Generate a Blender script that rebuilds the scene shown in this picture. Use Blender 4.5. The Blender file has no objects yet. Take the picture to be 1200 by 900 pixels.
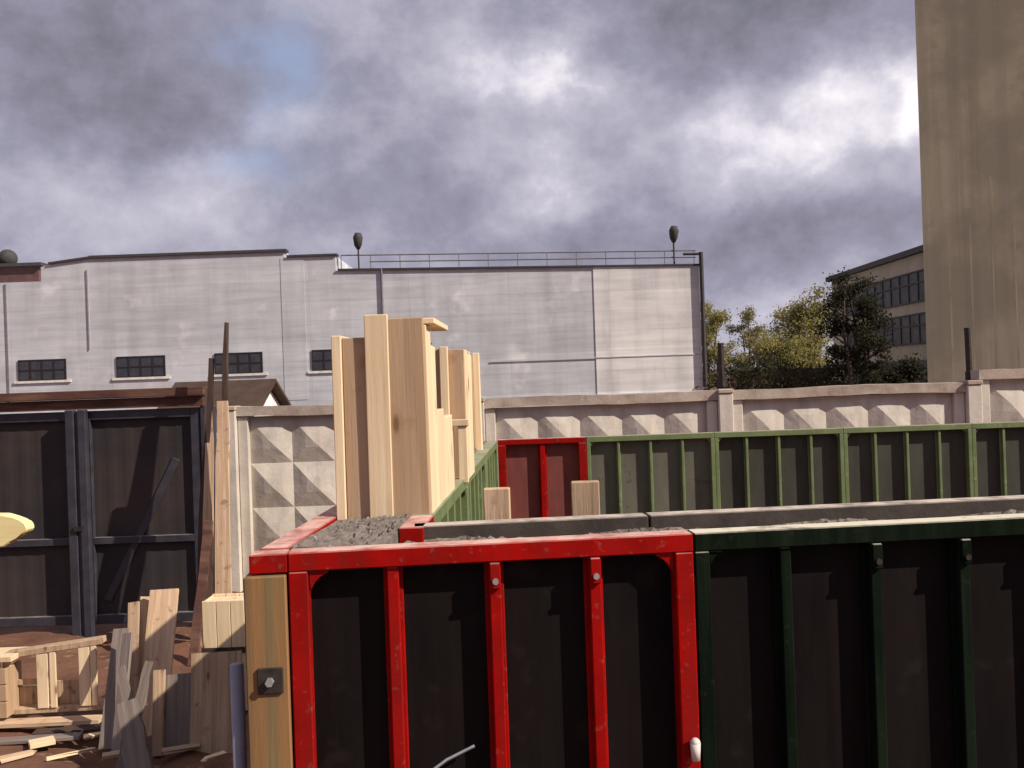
import bpy, bmesh, math, random
from mathutils import Vector, Matrix
R = math.radians
rng = random.Random(7)
scene = bpy.context.scene
COL = scene.collection

# ------------------------------------------------------------------ camera
CAM_Z = 3.0
ROLL = R(-2.0)
FPX = 1170.0
cd = bpy.data.cameras.new('camera')
cd.sensor_width = 36.0
cd.lens = 36.0 * FPX / 1200.0
cd.clip_start = 0.05
cd.clip_end = 5000
cam = bpy.data.objects.new('camera', cd)
COL.objects.link(cam)
cam.matrix_world = Matrix.Translation((0, 0, CAM_Z)) @ Matrix.Rotation(R(90), 4, 'X') @ Matrix.Rotation(ROLL, 4, 'Z')
scene.camera = cam

def ray(px, py):
    u = (px - 600) / FPX; v = (450 - py) / FPX
    c, s = math.cos(ROLL), math.sin(ROLL)
    return u * c - v * s, u * s + v * c

def at(px, py, d):
    """a pixel of the 1200x900 photograph and a distance -> a point of the place"""
    u, v = ray(px, py)
    return Vector((u * d, d, CAM_Z + v * d))

# ------------------------------------------------------------------ light
SUN = Vector((0.72, -0.34, 0.61)).normalized()
SUN_EL = math.asin(SUN.z)
SUN_AZ = math.atan2(SUN.x, SUN.y)
sl = bpy.data.lights.new('sun', 'SUN')
sl.energy = 5.0
sl.angle = R(0.53)
sl.color = (1.0, 0.92, 0.79)
so = bpy.data.objects.new('sun', sl)
COL.objects.link(so)
so.rotation_euler = SUN.to_track_quat('Z', 'Y').to_euler()

vs = scene.view_settings
vs.view_transform = 'Standard'
vs.look = 'None'
vs.exposure = 0.28
vs.gamma = 1.0
vs.use_curve_mapping = False

world = bpy.data.worlds.new('World')
scene.world = world
world.use_nodes = True
W = world.node_tree
W.nodes.clear()
WL = W.links

def wn(t, **kw):
    n = W.nodes.new(t)
    for k, v in kw.items():
        setattr(n, k, v)
    return n

def wm(op, a, b=None, c=None, clamp=False):
    n = wn('ShaderNodeMath', operation=op)
    n.use_clamp = clamp
    for i, x in enumerate((a, b, c)):
        if x is None:
            continue
        if isinstance(x, (int, float)):
            n.inputs[i].default_value = x
        else:
            WL.new(x, n.inputs[i])
    return n.outputs[0]

SKY_STRENGTH = 0.1
wout = wn('ShaderNodeOutputWorld')
wbg = wn('ShaderNodeBackground')
wbg.inputs['Strength'].default_value = SKY_STRENGTH
WL.new(wbg.outputs[0], wout.inputs[0])
sky = wn('ShaderNodeTexSky', sky_type='NISHITA')
sky.sun_disc = False
sky.sun_elevation = SUN_EL
sky.sun_rotation = SUN_AZ
tc = wn('ShaderNodeTexCoord')
sep = wn('ShaderNodeSeparateXYZ')
WL.new(tc.outputs['Generated'], sep.inputs[0])
az = wm('ARCTAN2', sep.outputs[0], sep.outputs[1])
el = wm('ARCSINE', sep.outputs[2])
comb = wn('ShaderNodeCombineXYZ')
WL.new(az, comb.inputs[0])
WL.new(wm('MULTIPLY', el, 1.2), comb.inputs[1])

def wnoise(scale, detail, rough, dist=0.0, off=(0, 0, 0)):
    m = wn('ShaderNodeMapping')
    m.inputs['Location'].default_value = off
    WL.new(comb.outputs[0], m.inputs[0])
    n = wn('ShaderNodeTexNoise')
    n.inputs['Scale'].default_value = scale
    n.inputs['Detail'].default_value = detail
    n.inputs['Roughness'].default_value = rough
    n.inputs['Distortion'].default_value = dist
    WL.new(m.outputs[0], n.inputs['Vector'])
    return n

nw = wnoise(9.0, 5, 0.55, 0, (3.1, 1.7, 0.4))
nws = wn('ShaderNodeSeparateColor')
WL.new(nw.outputs['Color'], nws.inputs[0])
azw = wm('ADD', az, wm('MULTIPLY', wm('SUBTRACT', nws.outputs[0], 0.5), 0.17))
elw = wm('ADD', el, wm('MULTIPLY', wm('SUBTRACT', nws.outputs[1], 0.5), 0.11))

def blob(px, py, sx, sy, amp):
    u, v = ray(px, py)
    a = math.atan2(u, 1); e = math.atan2(v, math.hypot(u, 1))
    dx = wm('MULTIPLY', wm('SUBTRACT', azw, a), FPX / sx)
    dy = wm('MULTIPLY', wm('SUBTRACT', elw, e), FPX / sy)
    r2 = wm('ADD', wm('MULTIPLY', dx, dx), wm('MULTIPLY', dy, dy))
    return wm('MULTIPLY', wm('EXPONENT', wm('MULTIPLY', r2, -1.0)), amp)

BLOBS = [(90, 70, 260, 120, -.22), (240, 150, 100, 60, -.06), (880, 15, 260, 70, -.26), (790, 85, 80, 35, -.10),
         (645, 80, 80, 45, .36), (550, 85, 75, 40, .15), (950, 140, 140, 70, .34), (1062, 110, 35, 50, .30),
         (200, 190, 80, 32, .20), (330, 145, 55, 20, .20), (640, 215, 60, 40, .22), (430, 230, 110, 60, -.08),
         (1025, 180, 45, 30, -.12), (740, 285, 240, 45, -.17), (1000, 270, 150, 40, -.12), (150, 250, 190, 45, .12),
         (890, 362, 90, 28, .13), (440, 30, 90, 60, .05)]
B = wm('MULTIPLY', wm('SUBTRACT', wnoise(8.5, 9, 0.56, 0.1, (0.3, 0.9, 0)).outputs[0], 0.5), 0.50)
B = wm('ADD', B, wm('MULTIPLY', wm('SUBTRACT', wnoise(20, 8, 0.64, 0.1, (5.3, 2.9, 0)).outputs[0], 0.5), 0.38))
B = wm('ADD', B, 0.585)
for b in BLOBS:
    B = wm('ADD', B, blob(*b))
ramp = wn('ShaderNodeValToRGB')
cr = ramp.color_ramp
stops = [(0.0, (.085, .084, .104)), (.25, (.150, .146, .180)), (.5, (.275, .266, .345)), (.75, (.48, .46, .545)), (1.0, (.92, .87, .90))]
cr.elements[0].position = 0; cr.elements[1].position = 1
for p, c in stops[1:-1]:
    cr.elements.new(p)
for e_, (p, c) in zip(cr.elements, stops):
    e_.position = p
    e_.color = tuple(x for x in c) + (1,)
WL.new(B, ramp.inputs[0])
csc = wn('ShaderNodeVectorMath', operation='SCALE')
csc.inputs['Scale'].default_value = 1.0 / SKY_STRENGTH
WL.new(ramp.outputs[0], csc.inputs[0])
blue = wm('ADD', blob(332, 80, 42, 55, 1.0), blob(285, 188, 70, 24, .75), clamp=True)
gap = wn('ShaderNodeMix', data_type='RGBA')
gap.inputs['Factor'].default_value = .45
WL.new(sky.outputs[0], gap.inputs['A'])
gap.inputs['B'].default_value = tuple(c / SKY_STRENGTH for c in (.40, .45, .66)) + (1,)
bmix = wn('ShaderNodeMix', data_type='RGBA')
WL.new(wm('MULTIPLY', blue, .75), bmix.inputs['Factor'])
WL.new(csc.outputs[0], bmix.inputs['A'])
WL.new(gap.outputs['Result'], bmix.inputs['B'])
WL.new(bmix.outputs['Result'], wbg.inputs['Color'])

# ------------------------------------------------------------------ helpers
def lnk(o, parent=None):
    COL.objects.link(o)
    if parent is not None:
        o.parent = parent
    return o

def tag(o, label=None, cat=None, group=None, kind=None):
    if label: o['label'] = label
    if cat: o['category'] = cat
    if group: o['group'] = group
    if kind: o['kind'] = kind
    return o

def thing(name, label, cat, loc=(0, 0, 0), rz=0.0, group=None):
    o = bpy.data.objects.new(name, None)
    o.empty_display_size = .2
    COL.objects.link(o)
    o.location = loc
    o.rotation_euler = (0, 0, rz)
    return tag(o, label, cat, group)

def box(bm, x0, x1, y0, y1, z0, z1, mat=None):
    vsx = [bm.verts.new(((mat @ Vector(p)) if mat else Vector(p))) for p in
           ((x0, y0, z0), (x1, y0, z0), (x1, y1, z0), (x0, y1, z0), (x0, y0, z1), (x1, y0, z1), (x1, y1, z1), (x0, y1, z1))]
    for f in ((3, 2, 1, 0), (4, 5, 6, 7), (0, 1, 5, 4), (1, 2, 6, 5), (2, 3, 7, 6), (3, 0, 4, 7)):
        bm.faces.new([vsx[i] for i in f])

def tube(bm, pts, radii, n=8):
    rings = []
    for i, p in enumerate(pts):
        p = Vector(p)
        a = Vector(pts[max(i - 1, 0)]); b = Vector(pts[min(i + 1, len(pts) - 1)])
        d = (b - a).normalized()
        up = Vector((0, 0, 1)) if abs(d.z) < .9 else Vector((1, 0, 0))
        x = d.cross(up).normalized(); y = d.cross(x).normalized()
        r = radii[i] if isinstance(radii, (list, tuple)) else radii
        rings.append([bm.verts.new(p + r * (math.cos(2 * math.pi * k / n) * x + math.sin(2 * math.pi * k / n) * y)) for k in range(n)])
    for r0, r1 in zip(rings, rings[1:]):
        for k in range(n):
            bm.faces.new((r0[k], r0[(k + 1) % n], r1[(k + 1) % n], r1[k]))
    bm.faces.new(rings[0][::-1]); bm.faces.new(rings[-1])

def build(name, bm, mat, parent=None, bevel=0.0, smooth=False, loc=None, rot=None):
    if bevel > 0:
        bmesh.ops.bevel(bm, geom=list(bm.edges), offset=bevel, segments=1, affect='EDGES')
    bmesh.ops.recalc_face_normals(bm, faces=list(bm.faces))
    me = bpy.data.meshes.new(name)
    bm.to_mesh(me); bm.free()
    me.materials.append(mat)
    if smooth:
        me.polygons.foreach_set('use_smooth', [True] * len(me.polygons))
    o = lnk(bpy.data.objects.new(name, me), parent)
    if loc is not None: o.location = loc
    if rot is not None: o.rotation_euler = rot
    return o

def pbox(name, parent, mat, x0, x1, y0, y1, z0, z1, bevel=0.0):
    bm = bmesh.new()
    box(bm, x0, x1, y0, y1, z0, z1)
    return build(name, bm, mat, parent, bevel)

def copy_tree(o, parent=None):
    c = o.copy(); COL.objects.link(c)
    c.parent = parent
    for ch in list(o.children):
        copy_tree(ch, c)
    return c

# ------------------------------------------------------------------ materials
def mat(name, col, col2=None, scale=4.0, stretch=(1, 1, 1), rough=.8, bump=0.0, bscale=30.0, metal=0.0, detail=6,
        lo=.35, hi=.65, vary=0.0, dust=None, dustamt=.6, coat=0.0, streak=None, spec=.3, speck=None, knots=0):
    m = bpy.data.materials.new(name)
    m.use_nodes = True
    nt = m.node_tree; N = nt.nodes; L = nt.links
    b = N['Principled BSDF']
    b.inputs['Roughness'].default_value = rough
    b.inputs['Metallic'].default_value = metal
    b.inputs['Specular IOR Level'].default_value = spec
    if coat:
        b.inputs['Coat Weight'].default_value = coat
    t = N.new('ShaderNodeTexCoord')
    mp = N.new('ShaderNodeMapping'); mp.inputs['Scale'].default_value = stretch
    oi = N.new('ShaderNodeObjectInfo')
    off = N.new('ShaderNodeVectorMath'); off.operation = 'SCALE'
    cmb = N.new('ShaderNodeCombineXYZ')
    for i in range(3): L.new(oi.outputs['Random'], cmb.inputs[i])
    L.new(cmb.outputs[0], off.inputs[0]); off.inputs['Scale'].default_value = 37.0
    ad = N.new('ShaderNodeVectorMath'); ad.operation = 'ADD'
    L.new(t.outputs['Object'], ad.inputs[0]); L.new(off.outputs[0], ad.inputs[1])
    L.new(ad.outputs[0], mp.inputs[0])
    def noise(s, d=6, r=.6, v=None, dist=0.0):
        n = N.new('ShaderNodeTexNoise')
        n.inputs['Scale'].default_value = s; n.inputs['Detail'].default_value = d; n.inputs['Roughness'].default_value = r
        n.inputs['Distortion'].default_value = dist
        L.new(v or mp.outputs[0], n.inputs['Vector'])
        return n.outputs[0]
    def mrange(x, a, c, d=0.0, e=1.0):
        n = N.new('ShaderNodeMapRange')
        for i, v in zip((1, 2, 3, 4), (a, c, d, e)): n.inputs[i].default_value = v
        L.new(x, n.inputs[0]); return n.outputs[0]
    def mix(f, a, c, bt='MIX'):
        n = N.new('ShaderNodeMix'); n.data_type = 'RGBA'; n.blend_type = bt
        for k, v in (('Factor', f), ('A', a), ('B', c)):
            s = n.inputs[k]
            if isinstance(v, (int, float)): s.default_value = v
            elif isinstance(v, tuple): s.default_value = v + (1,) if len(v) == 3 else v
            else: L.new(v, s)
        return n.outputs['Result']
    col2 = col2 or tuple(c * .75 for c in col)
    c = mix(mrange(noise(scale, detail), lo, hi), col, col2)
    if streak:
        sc, st, amt = streak
        mp2 = N.new('ShaderNodeMapping'); mp2.inputs['Scale'].default_value = st
        L.new(ad.outputs[0], mp2.inputs[0])
        c = mix(mrange(noise(1.0, 5, .6, mp2.outputs[0]), .45, .75, 0, amt), c, sc)
    if speck:
        sc, ss, amt = speck
        c = mix(mrange(noise(ss, 3, .5, ad.outputs[0]), .62, .72, 0, amt), c, sc)
    if knots:
        mk = N.new('ShaderNodeMapping'); mk.inputs['Scale'].default_value = (7, 7, 2.6); L.new(ad.outputs[0], mk.inputs[0])
        vo = N.new('ShaderNodeTexVoronoi'); vo.inputs['Scale'].default_value = 1.0; L.new(mk.outputs[0], vo.inputs['Vector'])
        c = mix(mrange(vo.outputs['Distance'], .07, .13, knots, 0), c, (.10, .045, .02))
        c = mix(mrange(vo.outputs['Distance'], .12, .24, knots * .35, 0), c, (.25, .13, .06))
    if vary:
        c = mix(1.0, c, mix(oi.outputs['Random'], (1 - vary,) * 3, (1 + vary,) * 3), 'MULTIPLY')
    if dust:
        g = N.new('ShaderNodeNewGeometry'); sx = N.new('ShaderNodeSeparateXYZ')
        L.new(g.outputs['True Normal'], sx.inputs[0])
        up = mrange(sx.outputs[2], .6, .95)
        k = N.new('ShaderNodeMath'); k.operation = 'MULTIPLY'
        L.new(up, k.inputs[0]); L.new(mrange(noise(9, 5, .65, ad.outputs[0]), .25, .6, .15, dustamt), k.inputs[1])
        c = mix(k.outputs[0], c, dust)
    L.new(c, b.inputs['Base Color'])
    if bump:
        bp = N.new('ShaderNodeBump'); bp.inputs['Strength'].default_value = bump; bp.inputs['Distance'].default_value = .02
        L.new(noise(bscale, 8, .65), bp.inputs['Height']); L.new(bp.outputs[0], b.inputs['Normal'])
    rr = N.new('ShaderNodeMapRange')
    rr.inputs[1].default_value = .3; rr.inputs[2].default_value = .7
    rr.inputs[3].default_value = max(.05, rough - .12); rr.inputs[4].default_value = min(1, rough + .12)
    L.new(noise(scale * 2.3, 5), rr.inputs[0]); L.new(rr.outputs[0], b.inputs['Roughness'])
    return m

DUST = (.46, .40, .34)
M_red = mat('red_paint', (.31, .003, .002), (.20, .003, .002), 7, spec=.06, rough=.6, bump=.08, dust=(.62, .40, .34), dustamt=1.0,
            speck=((.20, .11, .09), 30, .3), streak=((.13, .012, .01), (16, 16, 1.0), .6))
M_green = mat('green_paint', (.15, .185, .08), (.11, .14, .062), 6, rough=.55, bump=.08, dust=(.36, .34, .24), dustamt=.8,
              speck=((.25, .24, .17), 20, .6))
M_green_shade = mat('green_paint_shade', (.0045, .0085, .0045), (.003, .006, .0035), 6, rough=.75, bump=.08, dust=(.58, .53, .42), dustamt=1.4,
               speck=((.02, .022, .016), 26, .4), streak=((.018, .026, .016), (12, 12, .9), .6), spec=.03)  # green darkened almost to black: the deep shade is painted into the colour
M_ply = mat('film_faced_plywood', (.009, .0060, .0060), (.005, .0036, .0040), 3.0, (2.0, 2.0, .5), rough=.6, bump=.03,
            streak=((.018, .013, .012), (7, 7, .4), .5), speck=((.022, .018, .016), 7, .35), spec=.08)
M_ply_pale = mat('pale_plywood', (.125, .118, .088), (.088, .081, .064), 3.0, (2.0, 2.0, .5), rough=.8, bump=.06,
             streak=((.11, .10, .08), (9, 9, .5), .5), speck=((.04, .03, .03), 12, .5))  # paler plywood tone with streaks and specks
M_plyf = mat('worn_plywood', (.055, .050, .038), (.036, .032, .026), 3.0, (2, 2, .5), rough=.8, bump=.05, streak=((.055, .048, .038), (9, 9, .5), .5))
M_plyr = mat('red_stained_plywood', (.19, .050, .040), (.125, .036, .032), 4.0, (2, 2, .5), rough=.8, bump=.06)
M_rust = mat('rusty_steel', (.060, .045, .038), (.034, .025, .023), 7, rough=.8, bump=.2, dust=(.50, .42, .36), dustamt=1.1)
M_steel = mat('dark_steel', (.05, .04, .035), (.03, .022, .02), 18, rough=.55, metal=.4)
M_zinc = mat('zinc_steel', (.40, .40, .42), (.28, .28, .31), 14, rough=.45, metal=.6)
M_bluesteel = mat('blue_grey_steel', (.26, .25, .31), (.19, .18, .23), 8, rough=.5, speck=((.30, .28, .28), 20, .5))
WOODST = (14, 14, .7)
M_wood = mat('new_pine', (.44, .30, .195), (.34, .225, .14), 1.6, WOODST, knots=.8, rough=.75, bump=.15, bscale=6, vary=.05,
             speck=((.26, .13, .06), 7, .5), streak=((.40, .23, .11), (40, 40, .5), .45))
M_woodl = mat('pale_pine', (.76, .59, .40), (.65, .48, .30), 1.6, WOODST, knots=.8, rough=.75, bump=.12, bscale=6, vary=.08,
              streak=((.52, .34, .17), (40, 40, .5), .4))
M_woodo = mat('weathered_pine', (.56, .39, .26), (.40, .26, .165), 1.8, WOODST, knots=.8, rough=.85, bump=.25, bscale=6, vary=.2,
              speck=((.14, .08, .05), 9, .6), streak=((.22, .14, .095), (30, 30, .6), .6))
M_woody = mat('yellow_pine', (.19, .13, .060), (.13, .088, .040), 1.6, WOODST, knots=.8, rough=.75, bump=.15, bscale=6,
              streak=((.33, .13, .045), (26, 26, .45), .75), speck=((.2, .10, .04), 9, .5))
M_woodg = mat('grey_wood', (.23, .18, .155), (.14, .108, .094), 1.8, WOODST, rough=.9, bump=.3, bscale=6, vary=.2)
M_bark = mat('dark_bark_wood', (.075, .045, .035), (.04, .025, .02), 3, (8, 8, .8), rough=.9, bump=.4, bscale=8)
M_stake = mat('pale_yellow_wood', (.80, .68, .36), (.72, .58, .27), 1.6, (.8, 14, 14), rough=.7, bump=.1, bscale=6)
M_conc = mat('rough_concrete', (.23, .19, .165), (.125, .105, .092), 14, rough=.95, bump=1.0, bscale=40, speck=((.42, .38, .33), 26, .7))
M_fence = mat('fence_concrete', (.58, .515, .45), (.47, .415, .365), 2.2, rough=.9, bump=.25, bscale=18, vary=.05,
              streak=((.27, .22, .19), (5, 5, .7), .5), speck=((.33, .28, .24), 3.5, .4))
M_fcap = mat('fence_coping_concrete', (.44, .36, .30), (.28, .215, .18), 3, rough=.9, bump=.3, bscale=18, speck=((.2, .13, .1), 4, .6))
M_gate = mat('gate_paint', (.042, .034, .034), (.029, .025, .028), 1.2, rough=.7, bump=.05, streak=((.060, .040, .034), (.7, 4, 2.2), .6), spec=.15)
M_gatef = mat('gate_frame_paint', (.046, .043, .054), (.028, .026, .036), 5, rough=.45, dust=(.30, .24, .22), dustamt=.9)
M_lintel = mat('rusty_brown_steel', (.10, .040, .030), (.055, .026, .022), 4, (1, 1, 3), rough=.8, bump=.2, streak=((.22, .12, .075), (1.2, 4, 9), .6))

# ------------------------------------------------------------------ ground
def axis_pts(dense0, dense1, step, far, n=14):
    pts = []
    x = dense0
    while x <= dense1 + 1e-6:
        pts.append(x); x += step
    for k in range(1, n + 1):
        t = (k / n) ** 3
        pts.append(dense1 + t * far); pts.insert(0, dense0 - t * far)
    return pts
xs = axis_pts(-9, 9, .22, 2500); ys = axis_pts(1.0, 17, .22, 2500)
me = bpy.data.meshes.new('ground')
def gz(x, y):
    if -9.5 < x < 9.5 and .5 < y < 17.5:
        return .05 * (math.sin(x * 1.9 + 2 * math.sin(y * .8)) * math.sin(y * 1.7 + 1.3 * x * .5)) + .03 * math.sin(4.3 * x + y * 3.1) - .06 + rng.uniform(-.025, .025)
    return -.06
gv = [(x, y, gz(x, y)) for y in ys for x in xs]
nx = len(xs)
gf = [(j * nx + i, j * nx + i + 1, (j + 1) * nx + i + 1, (j + 1) * nx + i) for j in range(len(ys) - 1) for i in range(nx - 1)]
me.from_pydata(gv, [], gf)
M_dirt = mat('brown_dirt', (.185, .085, .050), (.095, .042, .027), 1.3, rough=.95, bump=1.0, bscale=9, speck=((.36, .22, .14), 6, .55))
me.materials.append(M_dirt)
me.polygons.foreach_set('use_smooth', [True] * len(me.polygons))
tag(lnk(bpy.data.objects.new('ground', me)), kind='structure')

# ------------------------------------------------------------------ formwork
FT = 2.5                # top of the formwork
FD = .09                # depth of a panel frame

def form_panel(label, group, frame_of, w, h, bays, mf, mp, stile=.055, rib=.05, rail=.06, gusset=.06, brackets=False, mrib=None, name='formwork_panel', lug=True):
    """frame side looks towards -y, plywood at the back; x 0..w, top at z = h"""
    t = thing(name, label, 'formwork panel', frame_of[0], frame_of[1], group)
    bm = bmesh.new()
    e = .002
    box(bm, 0, w - e, 0, FD, h - rail, h)
    box(bm, 0, w - e, 0, FD, 0, rail)
    box(bm, 0, stile, 0, FD, rail, h - rail)
    box(bm, w - e - stile, w - e, 0, FD, rail, h - rail)
    # rounded corners under the top rail and over the bottom rail
    for sx, x0 in ((1, stile), (-1, w - e - stile)):
        for sz, z0 in ((-1, h - rail), (1, rail)):
            prof = [(0, 0)] + [(gusset * (1 - math.sin(a)), gusset * (1 - math.cos(a))) for a in [i * math.pi / 2 / 5 for i in range(6)]]
            f = [bm.verts.new((x0 + sx * p[0], .012, z0 + sz * p[1])) for p in prof]
            b_ = [bm.verts.new((x0 + sx * p[0], FD - .02, z0 + sz * p[1])) for p in prof]
            bm.faces.new(f); bm.faces.new(b_[::-1])
            for i in range(len(f)):
                j = (i + 1) % len(f)
                bm.faces.new((f[i], f[j], b_[j], b_[i]))
    build('frame', bm, mf, t, .004)
    bm = bmesh.new()
    box(bm, stile - .01, w - stile + .008, FD - .021, FD - .003, rail - .01, h - rail + .01)
    build('plywood', bm, mp, t)
    for k in range(1, bays):
        x = w * k / bays
        bm = bmesh.new()
        # hat profile rib: a raised web with two flanges
        box(bm, x - rib * .38, x + rib * .38, .012, FD - .022, rail + .001, h - rail - .001)
        box(bm, x - rib * .62, x + rib * .62, FD - .036, FD - .0225, rail + .001, h - rail - .001)
        r = build('rib', bm, mrib or mf, t, .004)
        if brackets and k > 1:
            bm = bmesh.new()
            box(bm, x - .017, x + .017, -.004, .011, h - rail - .085, h - rail - .003)
            b_ = build('bracket', bm, mf, r, .003)
            bm = bmesh.new()
            tube(bm, [(x, -.014, h - rail - .06), (x, -.0045, h - rail - .06)], .010, 10)
            build('bolt', bm, M_zinc if mf is M_red else M_steel, b_)
    return t

PHI = R(5.0)
FO = Vector((-.832, 3.085, 0))
EX = Vector((math.cos(PHI), math.sin(PHI), 0)); EY = Vector((-math.sin(PHI), math.cos(PHI), 0))
def F(x, y, z=0): return FO + EX * x + EY * y + Vector((0, 0, z))
PSI = R(-2.0)
LX = Vector((math.cos(PSI), math.sin(PSI), 0)); LY = Vector((-math.sin(PSI), math.cos(PSI), 0))
def Lw(x, y, z=0): return FO + LX * x + LY * y + Vector((0, 0, z))

WT = .48                # whole thickness over the frames
# near wall, outer side
C0 = .118
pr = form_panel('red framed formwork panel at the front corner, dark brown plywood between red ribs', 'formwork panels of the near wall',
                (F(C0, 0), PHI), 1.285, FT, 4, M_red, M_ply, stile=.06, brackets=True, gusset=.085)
# rail end that laps over the corner post
pbox('rail_end', pr, M_red, -C0, -.002, 0.001, FD, FT - .062, FT - .001, .004)
bm = bmesh.new(); tube(bm, [(1.262, -.02, FT - .72), (1.262, -.02, FT - .665)], [.014, .017], 10)
bmesh.ops.create_uvsphere(bm, u_segments=10, v_segments=6, radius=.017, matrix=Matrix.Translation((1.262, -.02, FT - .665)))
tag(build('tie_sleeve', bm, mat('white_plastic', (.72, .62, .58), rough=.5), pr, smooth=True), None)
bm = bmesh.new(); tube(bm, [(.36, .0, FT - .745), (.47, .02, FT - .68), (.56, .03, FT - .645)], .005, 6)
build('tie_wire', bm, M_zinc, pr)
form_panel('dark green formwork panel, deep shade painted into its colour, right of the red panel', 'formwork panels of the near wall',
           (F(C0 + 1.287, 0), PHI), 1.52, FT, 5, M_green_shade, M_ply, stile=.05, brackets=True)
# near wall, inner side: frames turned inwards, only their tops show
def rev(p, w): return (p, PHI + math.pi)
IY = WT + .02
form_panel('rusty inner formwork panel whose top edge shows behind the red panel', 'inner panels of the near wall',
           (F(1.36, IY + FD - .04), PHI + math.pi), .86, FT, 3, M_rust, M_ply)
form_panel('long inner formwork panel whose dusty top edge shows above the dark green panel', 'inner panels of the near wall',
           (F(1.36 + 1.57, IY + FD - .04), PHI + math.pi), 1.565, FT, 5, M_rust, M_ply)

# left wall, outer side (frames face -x): turned by -90 degrees
def lo(y): return (Lw(0, y), PSI - math.pi / 2)
form_panel('red formwork panel on the outside of the left wall, dusty pink top edge', 'outer panels of the left wall',
           (Lw(0, .12 + 1.3), PSI - math.pi / 2), 1.3, FT, 4, M_red, M_ply)
for k in range(3):
    form_panel('green formwork panel on the outer side of the left wall, hidden behind the timber boxes', 'outer panels of the left wall',
               (Lw(0, 1.422 + 1.5 * (k + 1)), PSI - math.pi / 2), 1.498, FT, 5, M_green, M_ply)
# left wall, inner side (frames face +x)
form_panel('small red formwork corner piece with a dusty pink top at the inner corner', 'inner panels of the left wall',
           (Lw(WT, .50), PSI + math.pi / 2), .34, FT, 1, M_red, M_ply)
LI = ['nearest green formwork panel lining the inside of the left wall', 'middle green formwork panel lining the inside of the left wall',
      'farthest green formwork panel lining the left wall, beside the red corner panel']
for k in range(3):
    form_panel(LI[k], 'inner panels of the left wall', (Lw(WT, .842 + 1.66 * k), PSI + math.pi / 2), 1.658, FT, 5, M_green, M_ply_pale, mrib=M_green)
# far wall: frames look at the camera
FY = 9.0
FX0 = at(583, 515, FY).x
far = [('red framed formwork panel in the far corner with red stained plywood', .80, 2, M_red, M_plyr),
       ('far green formwork panel next to the red one, pale plywood', 1.155, 4, M_green, M_ply_pale),
       ('second green formwork panel of the far wall, counted from the red corner panel', 1.16, 4, M_green, M_plyf),
       ('third green formwork panel of the far wall, counted from the red corner panel', 1.155, 4, M_green, M_plyf),
       ('green formwork panel at the right end of the far wall, cut by the picture edge', 1.16, 4, M_green, M_plyf)]
x = FX0
for lab, w, n, mf, mp in far:
    form_panel(lab, 'formwork panels of the far wall', (Vector((x, FY - (x - FX0) * .004, 0)), R(-.3)), w, FT, n, mf, mp,
               rib=.032 if n == 4 else .06, stile=.035 if n == 4 else .07, rail=.05, gusset=.05)
    x += w
FX1 = x

# poured concrete, a U in plan
def strip(bm, o, ax, ay, x0, x1, y0, y1, z, n, m, amp):
    g = []
    for j in range(m + 1):
        row = []
        for i in range(n + 1):
            xx = x0 + (x1 - x0) * i / n; yy = y0 + (y1 - y0) * j / m
            edge = i in (0, n) or j in (0, m)
            p = o + ax * xx + ay * yy
            row.append(bm.verts.new((p.x, p.y, z + (0 if edge else rng.uniform(-amp, amp)) + amp * .7 * math.sin(xx * 9 + yy * 5))))
        g.append(row)
    for j in range(m):
        for i in range(n):
            bm.faces.new((g[j][i], g[j][i + 1], g[j + 1][i + 1], g[j + 1][i]))
    rim = [g[0][i] for i in range(n + 1)] + [g[j][n] for j in range(1, m + 1)] + [g[m][i] for i in range(n - 1, -1, -1)] + [g[j][0] for j in range(m - 1, 0, -1)]
    low = [bm.verts.new((v.co.x, v.co.y, -.05)) for v in rim]
    for i in range(len(rim)):
        j = (i + 1) % len(rim)
        bm.faces.new((rim[i], low[i], low[j], rim[j]))
bm = bmesh.new()
strip(bm, FO, LX, LY, FD + .002, WT - FD - .002, FD + .05, 5.85, FT - .008, 26, 240, .009)
strip(bm, FO, EX, EY, WT - FD + .004, 2.93, FD + .002, IY - .044, FT - .055, 120, 16, .012)
strip(bm, Vector((FX0 - .05, FY, 0)), Vector((1, 0, 0)), Vector((0, 1, 0)), .06, FX1 - FX0, FD + .004, FD + .30, FT - .06, 90, 6, .01)
tag(build('concrete_wall', bm, M_conc), 'rough grey concrete poured between the formwork panels, stony surface at the corner', 'concrete wall')

# timber post under the corner of the red panel
t = thing('timber_post', 'yellowish timber post under the red rail at the front corner, dark nut plate on it', 'post', F(-.016, .0), PHI)
pbox('beam', t, M_woody, 0, .128, -.02, .085, 0, FT - .066, .004)
bm = bmesh.new(); box(bm, .034, .112, -.030, -.0205, FT - .425, FT - .345, Matrix.Rotation(0, 4, 'Y'))
pl = build('nut_plate', bm, M_steel, t, .003)
bm = bmesh.new(); tube(bm, [(.073, -.052, FT - .385), (.073, -.0305, FT - .385)], .013, 6)
build('nut', bm, M_zinc, pl)
# blue-grey prop at the left of the post
t = thing('steel_prop', 'blue grey steel prop standing left of the timber post', 'prop', at(281, 885, 3.25) * 1.0)
t.location.z = 0
bm = bmesh.new(); tube(bm, [(0, 0, .01), (0, 0, 2.12)], .022, 14); build('tube', bm, M_bluesteel, t, smooth=True)
bm = bmesh.new(); box(bm, -.06, .06, -.06, .06, -.03, .0095); build('base_plate', bm, M_bluesteel, t)

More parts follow.
